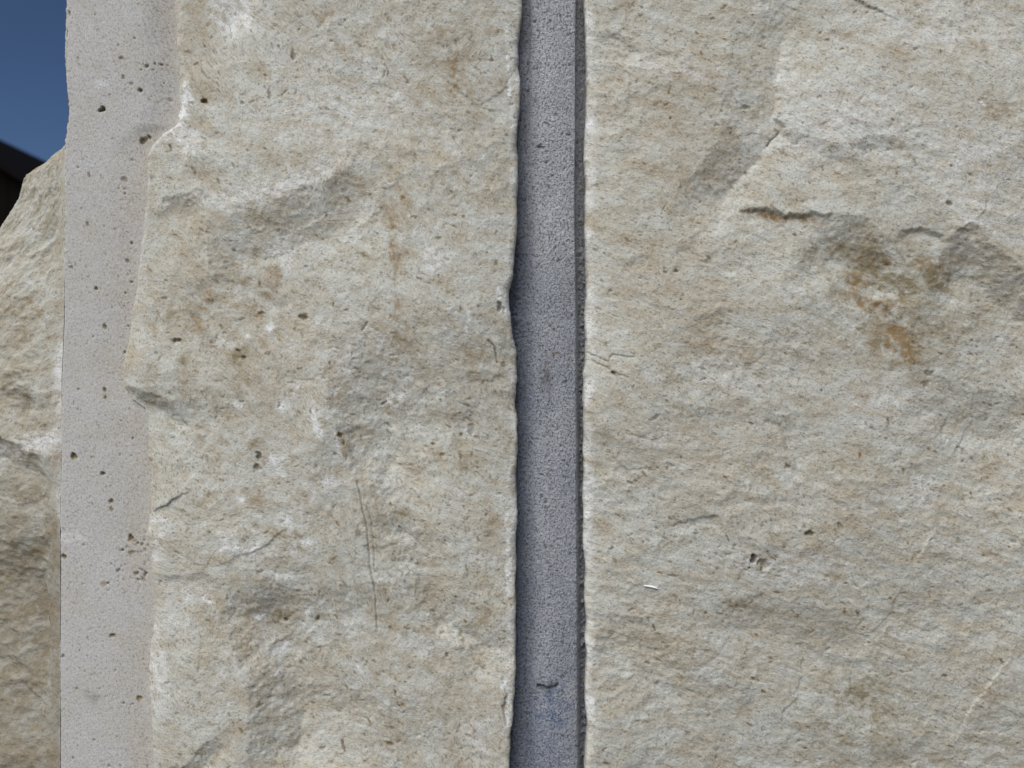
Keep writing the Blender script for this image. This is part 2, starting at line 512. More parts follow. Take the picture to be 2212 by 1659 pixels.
JOINT_R = [(1268, -700), (1267, 0), (1270, 67), (1272, 167), (1270, 233), (1267, 300), (1267, 367), (1270, 400), (1267, 500), (1270, 553), (1272, 636), (1267, 670),
           (1270, 736), (1269, 770), (1265, 803), (1264, 870), (1265, 953), (1264, 1106), (1264, 1190), (1270, 1230), (1267, 1306), (1272, 1356), (1267, 1396),
           (1272, 1426), (1270, 1473), (1267, 1523), (1274, 1590), (1267, 1659), (1268, 2400)]

def sheet_mesh(name, f, us, x_edge_right=None, x_edge_left=None, core=None, plunge=7.0, grain=None):
    """turn a Field into a mesh; past the given edges the sheet turns and runs straight back into the joint"""
    uu = f.u0.copy(); hh = f.h.copy(); vv = f.v0
    rough = 2.2 * fbm(vv, hh * 0 + f.u0 * 6, 40, 4, 811) + 0.8 * noise(vv / 5, f.u0 * 1.3, 815)
    if x_edge_right is not None:
        e = x_edge_right(f)
        d = f.u0 - e
        hh = np.where(d > 0, hh - plunge * d, hh)
        uu = np.where(d > 0, e + rough * sstep(0, 6, d), uu)
    if x_edge_left is not None:
        e = x_edge_left(f)
        d = e - f.u0
        hh = np.where(d > 0, hh - plunge * d, hh)
        uu = np.where(d > 0, e + rough * sstep(0, 6, d), uu)
    V = np.stack([X(uu), -hh * U, Z(vv)], -1).reshape(-1, 3)
    Fq = grid_faces(*uu.shape)
    if core is not None:
        cV, cF = box_arrays(*core)
        Fq = np.concatenate([Fq, cF + len(V)]); V = np.concatenate([V, cV])
    ma, mb = f.masks()
    return mesh_from(name, V, Fq, True, ma, mb, grain)

# ------------------------------------------------------------------ the wall
wall = bpy.data.objects.new('stone_wall', None)
COL.objects.link(wall)
wall['label'] = 'pale limestone block wall with a grey recessed mortar joint, filling most of the picture'
wall['category'] = 'wall'
wall['kind'] = 'thing'

rng = np.random.default_rng(11)

# ---- right-hand stone -------------------------------------------------------
us = axis(1244, 2250, 1244, 3300)
us = us[us >= 1244]
def low_r(u, v): return 34 + 10 * np.exp(-((u - 1950) / 420) ** 2 - ((v - 300) / 320) ** 2) + 0 * u
f = Field(us, VS, low_r)
rock_relief(f, 40, 0.72, .5)
gr = f.u * -.36 + f.v * .93
f.h += .9 * fbm((f.u * .93 + f.v * .36) * .45, gr, 22, 3, 47, .6) * (.6 + sstep(900, 1400, f.v))
f.h += 24 + (12 - 46 * np.clip((f.v - 480) / 900, -1.1, 1.35) ** 2) * (1 - np.exp(-np.maximum(f.u - 1268, 0) / 220))           # the pitched face is a little convex
f.h += 14 * np.exp(-((f.u - 1990) / 330) ** 2 - ((f.v - 300) / 260) ** 2)
f.h -= 14 * np.exp(-np.maximum(f.u - 1268, 0) / 70)
# valley against the raised plateau, upper middle
f.scarp([(1590, 0), (1568, 190), (1562, 232), (1562, 280), (1540, 322), (1500, 370), (1465, 410), (1430, 500)], 15, 60, 60, 118, 1)
f.scarp([(1692, 120), (1686, 188), (1681, 232), (1690, 255), (1706, 290), (1712, 330)], -6, 70, 20, 6, 1)
f.groove([(1692, 278), (1676, 294), (1664, 308)], 4, 1.8, .75)
f.ledge([(1690, 264), (1740, 283), (1790, 306), (1850, 322)], 9, 60, 26, 30)
f.ledge([(1840, 302), (1870, 293), (1910, 292), (1960, 300)], 8, 40, 24, 26)
f.ledge([(1740, 338), (1800, 332), (1870, 346), (1900, 370)], 5, 40, 24, 26)
# the big ledge: a thin undercut on the left, broad downward facets to the right
f.ledge([(1600, 450), (1638, 444), (1664, 446), (1699, 457), (1765, 457), (1800, 462)], 9, 100, 22, 9, up=3, upfade=60)
f.ledge([(1755, 474), (1775, 465), (1795, 459), (1830, 461), (1874, 475), (1896, 490), (1908, 506), (1930, 520), (1960, 530)], 35, 190, 34, 105, up=5, upfade=80)
f.ledge([(1940, 500), (1990, 482), (2020, 494), (2045, 507), (2060, 510)], 9, 60, 18, 14)
f.ledge([(2035, 512), (2055, 503), (2075, 493), (2101, 481), (2136, 512), (2163, 542), (2212, 578), (2290, 610)], 38, 200, 26, 110, up=6, upfade=70)
# thin arc near the joint, top
f.ledge([(1305, 52), (1335, 62), (1358, 79), (1380, 98), (1395, 116)], 7, 70, 12, 14)
f.ledge([(1390, 116), (1430, 104), (1470, 102)], 4, 40, 14, 12)
f.ledge([(1455, 530), (1490, 536), (1516, 548), (1535, 556)], 5, 40, 14, 12)
f.ledge([(1320, 560), (1380, 548), (1450, 552)], 4, 60, 24, 24)
# cracks by the joint
f.groove([(1268, 759), (1290, 768), (1314, 782), (1318, 772), (1327, 767), (1350, 768), (1375, 773)], 3, 1.6, .5)
f.groove([(1283, 779), (1305, 792), (1327, 804), (1345, 812), (1362, 815)], 3, 1.6, .5)
f.pit(1327, 806, 5, 4, .8, 1.8, .2, rust=.8)
# mid face
f.scarp([(1650, 905), (1686, 947), (1708, 982), (1716, 1012), (1718, 1050)], 5, 70, 24, 16, 1)
f.ledge([(1655, 906), (1690, 898), (1730, 892)], 3, 40, 14, 12)
f.ledge([(1441, 1131), (1489, 1124), (1520, 1118), (1560, 1112)], 5, 46, 14, 9)
f.ledge([(1560, 1076), (1600, 1062), (1650, 1075), (1720, 1078)], 4, 50, 22, 16)
f.ledge([(1990, 790), (2050, 812), (2120, 840), (2200, 850), (2290, 850)], 26, 160, 50, 100)
f.ledge([(1420, 850), (1500, 880), (1600, 860), (1700, 880)], 7, 90, 50, 50)
f.ledge([(1300, 930), (1400, 960), (1500, 985)], 6, 80, 40, 40)
f.ledge([(1524, 1285), (1568, 1298), (1620, 1298), (1655, 1294), (1700, 1306), (1738, 1320), (1830, 1329), (1880, 1348), (1940, 1400)], 17, 140, 50, 80)
f.ledge([(1285, 1324), (1332, 1333), (1393, 1344), (1428, 1377), (1463, 1403), (1489, 1438), (1510, 1480)], 18, 100, 36, 70)
f.ledge([(1380, 1440), (1420, 1462), (1460, 1490), (1520, 1520)], 8, 60, 24, 26)
f.ledge([(1730, 1396), (1790, 1420), (1850, 1440), (1920, 1460)], 7, 60, 24, 24)
f.bump(2010, 1065, 30, 22, 3)
f.bump(1890, 1560, 60, 60, -6)
f.chips(46, rng, (1290, -60, 2300, 1720), 12, 60, .05)
# stains
f.tan += 0.42 + 0.5 * fbm(f.u * .8, f.v * 1.3, 260, 4, 61, .6) + 0.75 * fbm(f.u * .6 + f.v * .2, f.v * 1.5, 64, 4, 62, .68)
f.stain('tan', 1460, 300, 170, 230, .78, .2, 60, 3)
f.stain('tan', 1480, 690, 160, 120, .8, 0, 60, 4)
f.stain('tan', 1420, 560, 120, 90, .75, 0, 60, 5)
f.stain('tan', 1560, 1000, 210, 150, .7, .3, 60, 6)
f.stain('tan', 1420, 1400, 130, 90, .9, .6, 40, 7)
f.stain('tan', 1760, 1380, 170, 60, .8, .3, 40, 8)
f.stain('olive', 1960, 600, 120, 55, .55, .12, 34, 9, .8)
f.stain('olive', 1960, 640, 150, 105, .34, .2, 70, 8, .95)
f.stain('olive', 1985, 690, 95, 75, .38, .2, 34, 10, .8)
f.streak('rust', [(1832, 582), (1858, 612), (1884, 650), (1918, 667), (1944, 690), (1938, 720), (1962, 752), (1978, 776)], 26, .72, 18, 1)
f.stain('olive', 1945, 735, 80, 50, .42, .3, 30, 11, .95)
f.stain('rust', 1935, 742, 52, 34, .55, .3, 26, 12, .8)
f.streak('dark', [(1922, 668), (1936, 680), (1946, 694)], 11, .45, 10, 2)
f.streak('rust', [(1862, 560), (1920, 566), (1980, 566), (2040, 572)], 17, .42, 16, 3)
f.stain('rust', 1580, 757, 48, 16, .5, .15, 20, 14, .8)
f.stain('rust', 1500, 165, 46, 12, .42, .1, 16, 15, .8)
f.stain('rust', 1400, 210, 44, 9, .36, .3, 14, 16, .8)
f.stain('rust', 1340, 164, 22, 7, .45, 0, 14, 17, .8)
f.stain('rust', 1840, 72, 34, 12, .36, .2, 18, 18, .8)
f.stain('rust', 1908, 100, 34, 14, .34, .5, 18, 19, .8)
f.stain('rust', 2145, 95, 42, 14, .42, .1, 18, 20, .8)
f.stain('rust', 2165, 235, 30, 18, .4, .1, 18, 21, .8)
f.stain('rust', 1600, 305, 14, 18, .4, 0, 14, 22, .8)
f.streak('rust', [(1612, 452), (1650, 458), (1700, 468), (1760, 470)], 10, .75, 14, 5)
f.streak('olive', [(1640, 456), (1690, 464), (1740, 466)], 9, .7, 12, 6)
f.stain('olive', 2050, 500, 42, 14, .55, .2, 18, 23, .8)
f.stain('olive', 1860, 545, 90, 40, .34, .2, 30, 24, .8)
f.streak('rust', [(1762, 264), (1772, 266), (1780, 262)], 7, .85, 10, 7)
f.stain('rust', 1600, 1318, 22, 13, .7, 0, 14, 25, .8)
f.streak('rust', [(1625, 1301), (1655, 1296)], 6, .6, 8, 8)
f.stain('olive', 1890, 1560, 110, 90, .38, .3, 36, 26, .8)
f.stain('rust', 1880, 860, 16, 14, .42, .3, 12, 27, .8)
f.stain('rust', 1990, 830, 14, 40, .32, .3, 20, 28, .8)
f.stain('rust', 2180, 1210, 34, 12, .45, .4, 16, 29, .8)
f.stain('rust', 1822, 1222, 14, 10, .55, 0, 10, 30, .8)
f.stain('rust', 1816, 1256, 14, 9, .5, 0, 10, 31, .8)
f.stain('chalk', 2010, 1065, 30, 22, .42, .1, 20, 32, .8)
f.stain('chalk', 1640, 520, 0.1, 0.1, .0)
for (cu, cv, ru, rv) in ((1780, 300, 110, 40), (2060, 330, 120, 46), (2040, 60, 90, 50), (1850, 240, 120, 60), (1460, 140, 90, 20), (2120, 480, 60, 60), (1700, 1230, 130, 26), (1560, 820, 60, 18), (1930, 860, 80, 40)):
    f.stain('chalk', cu, cv, ru, rv, .26, .12, 50, int(cu) % 89, .9)
for (a, b) in (((2048, 268), (2062, 258)), ((2118, 218), (2126, 226)), ((1604, 348), (1610, 346)), ((2020, 563), (2030, 560))):
    f.streak('chalk', [a, b], 4, .85, 7, 9)
# bruised white arris beside the joint
e = f.u - poly(JOINT_R, f.v, 1)
f.chalk = np.maximum(f.chalk, (1 - sstep(8, 30 + 10 * fbm(f.u, f.v, 60, 2, 71), e)) * np.clip(.26 + 1.0 * fbm(f.u, f.v, 50, 4, 72, .6), 0, .75))
# open pits
f.stain('olive', 1655, 1222, 24, 18, .75, .3, 12, 133, .8)
f.pit(1637, 1212, 9, 9, .95, 1.5, 1.9)
f.pit(1660, 1225, 12, 6, .1, 1.5, .3, olive=.95)
f.pit(1655, 1238, 5, 4, .8, 1.4, .8)
f.pit(1627, 1234, 4, 3, .8)
f.streak('dark', [(1665, 1196), (1672, 1206), (1683, 1215)], 3.2, .9, 6, 11)
f.pit(1758, 1157, 8, 6, .7, 1.6, 0, olive=.8)
f.pit(1826, 1142, 6, 4, .2, 2.2, .8, olive=.8)
f.pit(1452, 250, 4, 3, .85); f.pit(1562, 236, 4, 2, .6); f.pit(1618, 224, 7, 2, .55, 2.0)
f.pit(2057, 358, 4, 3, .8); f.pit(2052, 440, 7, 4, .5, 1.5, .7, olive=.9); f.pit(1782, 844, 3.5, 3, .9)
f.pit(2020, 806, 9, 3, .5, 1.8); f.pit(2012, 830, 9, 3, .5, 1.6); f.pit(1708, 1010, 7, 3, .7, 1.6, .6)
f.pit(1440, 586, 5, 3, .8, 1.6); f.pit(1462, 584, 5, 3, .85, 1.5); f.pit(1418, 902, 6, 2, .6, 3, -.5); f.pit(1929, 912, 4, 2, .7, 2.6, 1.1)
f.pit(1957, 982, 5, 2, .7); f.pit(2152, 990, 4, 2, .7); f.pit(2205, 987, 4, 2, .7); f.pit(2103, 1000, 5, 2, .6, 1.5)
f.pit(1376, 1042, 5, 2, .5); f.pit(1446, 1014, 5, 2, .7, 1.3, 1.2); f.pit(1424, 1012, 4, 2, .6); f.pit(1365, 1046, 5, 3, .5, 2, .5)
f.pit(1580, 1170, 3.5, 2, .75, 4.5, 1.1); f.pit(1874, 1340, 5, 3, .75, 2.2, 1.1); f.pit(1420, 1368, 4, 3, .75, 3, 1.2); f.pit(1407, 1350, 4, 2, .7, 2.5, 1.3)
f.pit(2197, 1448, 4, 3, .7, 3, 1.0); f.pit(2074, 1483, 5, 2, .6, 2.2); f.pit(1668, 1517, 5, 3, .6, 1.7, 1, rust=.5); f.pit(1394, 1176, 5, 2, .6); f.pit(1542, 866, 4, 2, .6)
f.pit(2095, 1176, 8, 2, .5, 1.5, 0, rust=.5); f.pit(1605, 1258, 3, 2, .6)
f.scatter_pits(3600, rng, (1286, -40, 2250, 1700), 1.2, 4.2, .5, (1.0, 3.0), lambda a, b, r: r.normal(.35, .5) if b > 500 else r.normal(.2, .8), .5)
f.dir = sstep(-.2, .35, fbm(f.u, f.v, 380, 2, 91) - .12)
# rounded arris at the joint
def edge_r(ff): return poly(JOINT_R, ff.v, 1) + 3.4 * fbm(ff.v, ff.v * 0 + 3.3, 50, 4, 95, .55) + .3 * noise(ff.v / 8, ff.v * 0 + 2.2, 97) - (ff.u - ff.u0)
rad = np.clip(16 + 26 * fbm(f.u * 0, f.v, 110, 3, 98, .5), 6, 34)
er = np.clip(f.u0 - edge_r(f), 0, rad) / rad
f.h = f.h - .62 * rad * (1 - np.sqrt(np.clip(1 - (1 - er) ** 2, 0, 1))) - 5 * (1 - er) * np.clip(fbm(f.u, f.v, 34, 3, 96), 0, 1)
me = sheet_mesh('stone_block', f, us, None, edge_r, grain=f.grain(.36, 2.0), core=(X(1300), X(3310), 0.012, 0.30, Z(VHI) + .0005, Z(VLO) - .0005))
block = link('stone_block', me, wall, M_ROCK)
block['label'] = 'wide rock-faced limestone block right of the mortar joint'

# sliver of white calcite on the right-hand stone
def local_height(fl, cu, cv):
    r = np.argmin(np.abs(fl.v[:, 5] - cv)); c = np.argmin(np.abs(fl.u[r] - cu))
    return fl.u0[r, c], fl.v0[r, c], fl.h[r, c]
cu0, cv0, ch0 = local_height(f, 1412, 1276)
n = 14; V = []; rows = 5
for i in range(n + 1):
    t = i / n; wdt = 3.6 * math.sin(math.pi * min(1, t * .92 + .08)) ** .7 * (0.45 + .75 * t)
    for j in range(rows):
        q = (j / (rows - 1) - .5) * 2
        V.append((X(cu0 - 15 + 30 * t), -(ch0 + 2.0 + 3.2 * (1 - q * q) * (0.4 + .6 * t)) * U if abs(q) < .99 else -(ch0 - 2.5) * U, Z(cv0 - 2.2 + 5.5 * t * t + q * wdt)))
sh = mesh_from('shell_fragment', np.array(V), grid_faces(n + 1, rows)[:, ::-1], True)
sh = link('shell_fragment', sh, block, M_SHELL)
sh['label'] = 'bright white sliver on the stone'

# ---- corner stone: rock face --------------------------------------------------
us = axis(236, 1146, 236, 1146)
def low_l(u, v):
    e = u - poly(MARGIN_R, v, 1)
    return 36 * (1 - np.exp(-np.maximum(e, 0) / 230))
f = Field(us, VS, low_l)
rock_relief(f, 140, 0.72, 1.05)
bnd = poly(MARGIN_R, f.v, 1)
e = (f.u - bnd) + 5.0 * fbm(f.u * .35, f.v, 40, 5, 141, .65)
VK = [-700, 0, 120, 180, 275, 300, 420, 500, 760, 840, 900, 960, 1100, 1200, 1659, 2400]
steep = np.interp(f.v, VK, [30, 30, 26, 5, 5, 14, 60, 60, 36, 26, 26, 16, 9, 9, 9, 9])
rise = np.interp(f.v, VK, [1, 1, 1, 8, 9, 3, 1, 2, 9, 11, 5, 4, 7, 9, 9, 9])
slow = np.interp(f.v, VK, [10, 10, 10, 12, 12, 16, 20, 22, 22, 22, 20, 20, 22, 22, 22, 22])
ep = np.maximum(e, 0)
slowL = np.interp(f.v, [-700, 0, 200, 330, 800, 900, 1150, 2400], [260, 260, 230, 150, 130, 160, 90, 90])
ramp = np.where(e > 0, rise * (1 - np.exp(-ep / steep)) * np.exp(-ep / 120) + 44 * (1 - np.exp(-ep / slowL)), e * 1.2)
f.h = f.h * np.clip(e / 60, 0, 1) + ramp + .7 * np.clip(e / 3, 0, 1) - 1.2
f.h -= 18 * (np.clip((f.v - 520) / 900, -1.1, 1.35) ** 2 - .1) * (1 - np.exp(-np.clip(e, 0, 2000) / 260)) * (1 - np.exp(-np.maximum(1118 - f.u, 0) / 160))
e_m = e
f.h -= 22 * np.exp(-np.maximum(1118 - f.u, 0) / 110)
# bright bowl-shaped spall at the top
f.bump(505, 18, 44, 40, -8)
f.scarp([(462, -60), (463, 0), (468, 50), (474, 80)], 6, 40, 12, 8, 1)
# step beside the margin and its top-lit shelf
f.bump(400, 306, 26, 20, 2.5)
f.scarp([(426, 262), (434, 300), (426, 345)], 4, 50, 14, 12, 1)
f.ledge([(340, 432), (360, 425), (385, 416), (410, 418), (428, 422), (440, 434)], 14, 70, 10, 44, up=3, upfade=40)
f.scarp([(436, 425), (440, 450), (441, 490), (442, 540), (440, 600)], -6, 60, 26, 5, 1)
f.ledge([(440, 442), (500, 444), (553, 438), (603, 433), (653, 403), (700, 397), (740, 370), (766, 353), (790, 346), (830, 340)], 27, 170, 60, 120, up=5, upfade=120)
f.ledge([(560, 470), (600, 480), (640, 520)], 3, 40, 14, 14)
# bulge and undercut beside the margin
f.bump(305, 790, 34, 60, 4)
f.ledge([(258, 834), (285, 834), (310, 838), (335, 848), (352, 858), (380, 880), (410, 888)], 15, 34, 16, 34)
# long ridge in the middle, its right flank turned away
f.scarp([(680, 740), (713, 876), (726, 913), (735, 976), (743, 996), (770, 1033), (780, 1070), (800, 1150)], 27, 110, 130, 110, 1)
f.bump(690, 930, 40, 90, 11, .1)
f.scarp([(790, 1100), (806, 1150), (840, 1173), (860, 1230), (873, 1273), (886, 1306), (913, 1353), (953, 1383), (980, 1406), (990, 1433), (982, 1480)], 14, 80, 40, 60, 1)
f.scarp([(862, 870), (868, 950), (866, 1010)], 3, 50, 30, 12, 1)
f.groove([(772, 1040), (780, 1075), (784, 1106), (793, 1140), (798, 1223), (806, 1266), (811, 1323), (813, 1369)], 3, 1.4, .7, .18)
f.groove([(792, 1092), (803, 1126), (806, 1170), (808, 1230)], 2, 1.3, .35, .1)
# lower left facets
f.scarp([(492, 1270), (480, 1330), (510, 1420), (530, 1480), (540, 1560), (530, 1700)], 24, 150, 60, 105, 1)
f.ledge([(340, 1236), (400, 1240), (440, 1232), (480, 1250)], 6, 60, 18, 20)
f.bump(400, 1470, 60, 120, 6)
f.ledge([(360, 1640), (400, 1648), (450, 1600), (500, 1560)], 12, 60, 20, 40)
f.ledge([(560, 1190), (620, 1210), (680, 1225)], 6, 55, 20, 24)
f.ledge([(560, 1460), (640, 1480), (740, 1500), (800, 1490)], 7, 80, 36, 44)
f.ledge([(460, 560), (540, 590), (620, 640), (660, 700)], 6, 90, 40, 40)
f.ledge([(900, 900), (960, 880), (1060, 890)], 4, 70, 30, 30)
# chipped right arris
f.pit(1080, 663, 8, 7, .55, 1.7, 1.5)
f.groove([(1055, 736), (1066, 750), (1072, 770), (1075, 784)], 4, 1.8, .7)
f.scarp([(1083, 1450), (1088, 1490), (1090, 1540), (1088, 1600)], 5, 30, 16, 5, 1)
f.ledge([(1010, 820), (1050, 826), (1080, 808), (1100, 820)], 3, 24, 10, 8)
f.chips(46, rng, (330, -60, 1100, 1720), 12, 54, .05)
# stains
f.tan += 0.42 + 0.5 * fbm(f.u, f.v * 1.1, 240, 4, 161, .6) + 0.75 * fbm(f.u * .8, f.v * 1.4, 64, 4, 162, .68)
f.stain('tan', 420, 580, 100, 180, .85, .1, 60, 41); f.stain('tan', 560, 780, 140, 190, .8, 0, 60, 42)
f.stain('tan', 740, 400, 80, 60, .85, -.5, 40, 43); f.stain('tan', 395, 462, 46, 44, 1.0, 0, 30, 44)
f.stain('tan', 520, 1330, 120, 90, .8, .3, 50, 45); f.stain('tan', 640, 1500, 140, 90, .75, .3, 50, 46)
f.stain('tan', 930, 1290, 60, 60, .85, .6, 40, 47); f.stain('tan', 950, 170, 110, 130, .7, 0, 50, 48); f.stain('tan', 1000, 1540, 90, 110, .8, 0, 50, 49)
f.stain('tan', 430, 60, 50, 60, .95, 0, 40, 50)
f.streak('rust', [(984, 52), (986, 110), (980, 150), (974, 204)], 17, .58, 16, 41)
f.streak('rust', [(890, 70), (930, 58), (980, 60)], 11, .42, 14, 42)
f.stain('olive', 970, 90, 40, 46, .34, .2, 26, 51, .8)
f.stain('rust', 700, 32, 24, 9, .55, -.5, 12, 52, .8)
f.streak('rust', [(828, 444), (845, 470), (850, 500), (850, 560)], 11, .45, 14, 43)
f.streak('rust', [(852, 560), (854, 660), (856, 720), (872, 738), (862, 765), (842, 788)], 11, .34, 14, 44)
f.stain('olive', 866, 740, 22, 12, .6, .5, 12, 53, .8)
f.stain('rust', 819, 811, 8, 6, .85, 0, 9, 54, .6)
f.stain('rust', 445, 640, 16, 38, .5, .2, 18, 55, .8); f.stain('rust', 436, 690, 16, 22, .55, .3, 12, 56, .8)
f.stain('rust', 556, 672, 22, 14, .62, .1, 14, 57, .8); f.stain('olive', 515, 770, 18, 12, .8, .3, 10, 58, .8)
f.stain('rust', 385, 736, 12, 6, .8, 0, 9, 59, .6)
f.stain('olive', 566, 985, 22, 24, .7, .2, 16, 145, .9); f.stain('rust', 556, 955, 16, 14, .4, 0, 12, 146, .9); f.stain('rust', 555, 1075, 18, 40, .3, 0, 16, 147, .9); f.stain('olive', 552, 1130, 16, 16, .35, 0, 12, 148, .9); f.stain('rust', 520, 1090, 50, 60, .16, 0, 20, 149, .9)
f.stain('olive', 606, 1338, 22, 16, .75, .2, 12, 60, .8); f.stain('rust', 683, 1340, 8, 5, .8, -1.0, 8, 61, .6)
f.stain('olive', 628, 1165, 36, 9, .6, .5, 12, 62, .8)
f.stain('rust', 745, 950, 12, 16, .6, 0, 10, 63, .8); f.stain('rust', 760, 990, 26, 12, .35, .7, 12, 64, .8)
f.stain('olive', 868, 1110, 12, 8, .8, 0, 8, 65, .7); f.stain('olive', 942, 1332, 16, 12, .6, .8, 12, 66, .8)
f.stain('rust', 1062, 1120, 18, 40, .28, 0, 18, 67, .8); f.stain('rust', 1040, 1340, 20, 24, .34, 0, 14, 68, .8)
f.stain('rust', 846, 1590, 24, 60, .2, .1, 18, 47, .9)
f.streak('rust', [(858, 1528), (868, 1523), (876, 1517)], 8, 1.0, 8, 48); f.stain('rust', 886, 1521, 4, 4, .7, 0, 8, 69)
f.stain('rust', 872, 428, 9, 7, .85, .7, 8, 70, .6); f.stain('olive', 788, 550, 10, 6, .9, .5, 8, 71, .6); f.stain('olive', 1071, 566, 5, 8, .8, -.5, 8, 72, .6)
f.stain('rust', 825, 885, 20, 16, .35, 0, 12, 73, .8); f.stain('rust', 1030, 760, 30, 22, .3, .2, 16, 74, .8)
f.stain('rust', 470, 1340, 14, 8, .4, .3, 9, 75, .8); f.stain('olive', 1000, 1010, 14, 9, .4, .3, 9, 76, .8)
f.stain('chalk', 505, 24, 46, 40, .6, 0, 30, 80, .6)
f.streak('chalk', [(404, 190), (402, 230), (396, 268)], 15, .8, 18, 50); f.stain('chalk', 392, 290, 44, 16, .75, .1, 20, 81, .6); f.stain('chalk', 405, 320, 22, 20, .5, 0, 20, 82, .8)
f.stain('chalk', 560, 420, 110, 22, .42, -.1, 40, 83, .9); f.stain('chalk', 690, 372, 90, 20, .34, -.4, 40, 84, .9); f.stain('chalk', 730, 230, 130, 70, .2, -.2, 60, 85, .9)
f.stain('chalk', 486, 740, 20, 10, .9, .2, 9, 86, .8); f.streak('chalk', [(680, 872), (682, 912), (695, 940)], 9, .9, 10, 51)
f.streak('chalk', [(722, 930), (732, 960), (734, 980)], 5, .85, 9, 52); f.streak('chalk', [(820, 1010), (826, 1000)], 3, .8, 8, 53)
f.stain('chalk', 940, 562, 26, 22, .62, -.3, 16, 87, .6)
f.streak('chalk', [(1014, 672), (1008, 700), (1004, 720)], 5, .9, 9, 54); f.streak('chalk', [(1075, 622), (1077, 645)], 7, .8, 9, 55)
f.stain('chalk', 628, 1125, 20, 20, .85, 0, 10, 88, .8); f.stain('chalk', 540, 1185, 34, 14, .7, .2, 12, 89, .8); f.stain('chalk', 612, 1405, 20, 12, .8, -.5, 10, 90, .8)
f.stain('chalk', 590, 995, 14, 14, .7, 0, 10, 91, .8); f.stain('chalk', 610, 540, 26, 34, .42, .2, 16, 92, .8); f.stain('chalk', 845, 865, 34, 10, .55, -.2, 10, 93, .8)
f.stain('chalk', 752, 1335, 10, 14, .5, 0, 10, 94, .8); f.streak('chalk', [(598, 1246), (600, 1240)], 4, .8, 7, 56)
f.stain('chalk', 350, 1160, 20, 40, .45, 0, 24, 95, .8); f.stain('chalk', 345, 1440, 20, 80, .42, 0, 30, 96, .8); f.stain('chalk', 390, 1310, 30, 50, .3, .2, 30, 97, .8)
f.stain('chalk', 780, 760, 60, 60, .2, 0, 40, 98, .9); f.stain('chalk', 1030, 1600, 30, 50, .25, 0, 30, 99, .8)
for k in range(70):      # iron specks and chalk scuffs through the middle of the face
    a_, b_ = rng.normal(525, 90), rng.uniform(540, 1180)
    f.stain('rust' if k % 3 else 'olive', a_, b_, rng.uniform(5, 16), rng.uniform(5, 22), rng.uniform(.15, .5), rng.uniform(-.5, .5), 12, 400 + k, .9)
for k in range(26):
    f.stain('rust', rng.normal(855, 22), rng.uniform(430, 820), rng.uniform(5, 12), rng.uniform(8, 26), rng.uniform(.12, .4), rng.uniform(-.3, .3), 12, 480 + k, .9)
for k in range(34):
    f.stain('chalk', rng.uniform(440, 780), rng.uniform(680, 1460), rng.uniform(5, 16), rng.uniform(4, 14), rng.uniform(.3, .75), rng.uniform(-.9, .9), 9, 520 + k, .9)
for k in range(20):
    f.stain('rust', rng.normal(960, 60), rng.uniform(20, 260), rng.uniform(6, 20), rng.uniform(6, 22), rng.uniform(.12, .32), rng.uniform(-.5, .5), 14, 560 + k, .9)
eR = poly(JOINT_L, f.v, 1) - f.u
f.chalk = np.maximum(f.chalk, (1 - sstep(6, 26 + 16 * fbm(f.u, f.v, 80, 2, 171), eR)) * np.clip(.2 + 1.0 * fbm(f.u * 2, f.v, 60, 4, 172, .6), 0, .75))
f.streak('chalk', [(1090, 1480), (1096, 1530), (1098, 1560)], 9, .9, 14, 57); f.streak('chalk', [(1098, 1290), (1100, 1180), (1097, 1120)], 9, .7, 14, 58)
f.streak('chalk', [(1096, 50), (1097, 130), (1100, 200)], 5, .8, 12, 59)
# pits and flecks
f.pit(442, 219, 7, 8, .75, 1.2, 0, rust=.9); f.pit(447, 51, 5, 4, .5, 1.4, 0, rust=.7); f.pit(456, 79, 4, 4, .6, 1.4, 1.2); f.pit(441, 99, 4, 3, .4, 1, 0, rust=.7)
f.pit(632, 116, 8, 4, .5, 1.8, 1.3); f.pit(602, 100, 3, 2, .6, 3.0, 1.1); f.pit(583, 207, 6, 3, .45, 2.6, 1.5); f.pit(614, 200, 2.4, 2, .8, 6, -.8)
f.pit(828, 156, 2.6, 2, .8, 4, -1.3); f.pit(836, 154, 2.4, 2, .7, 4, -1.5); f.pit(368, 318, 4, 3, .8, 3, 1.3); f.pit(328, 384, 6, 2, .55, 1.5); f.pit(524, 224, 5, 3, .5, 1.6, .6)
f.pit(507, 361, 3, 2, .6, 3, 1.1); f.pit(789, 706, 3, 2, .6, 5.5, -1.0); f.pit(653, 683, 8, 3, .95, 1.6, 0, rust=1); f.pit(563, 675, 5, 3, .8, 2.0)
f.pit(561, 985, 8, 6, .8, 1.7, 1.2, olive=.8); f.pit(557, 1010, 8, 5, .5, 1.6, .4, olive=.8); f.pit(385, 736, 6, 5, .8, 1.9, 0); f.pit(515, 757, 5, 4, .4, 1.2, .4, olive=.9); f.pit(525, 772, 6, 4, .5, 1.2, .4, olive=.9)
f.pit(826, 871, 3, 3, .85, 3.4, -.6); f.pit(735, 940, 6, 4, .6, 1.6, 1.1, rust=.8); f.pit(743, 958, 4, 3, .7, 1.5, 1.2)
f.pit(994, 941, 6, 2, .8, 1.1); f.pit(994, 941, 2.2, -2, .0); f.pit(1018, 926, 9, 2, .4, 1.6, 1.4, rust=.3); f.pit(1027, 945, 5, 2, .5, 1.6, .8); f.pit(994, 985, 3, 2, .6, 4, 1.4)
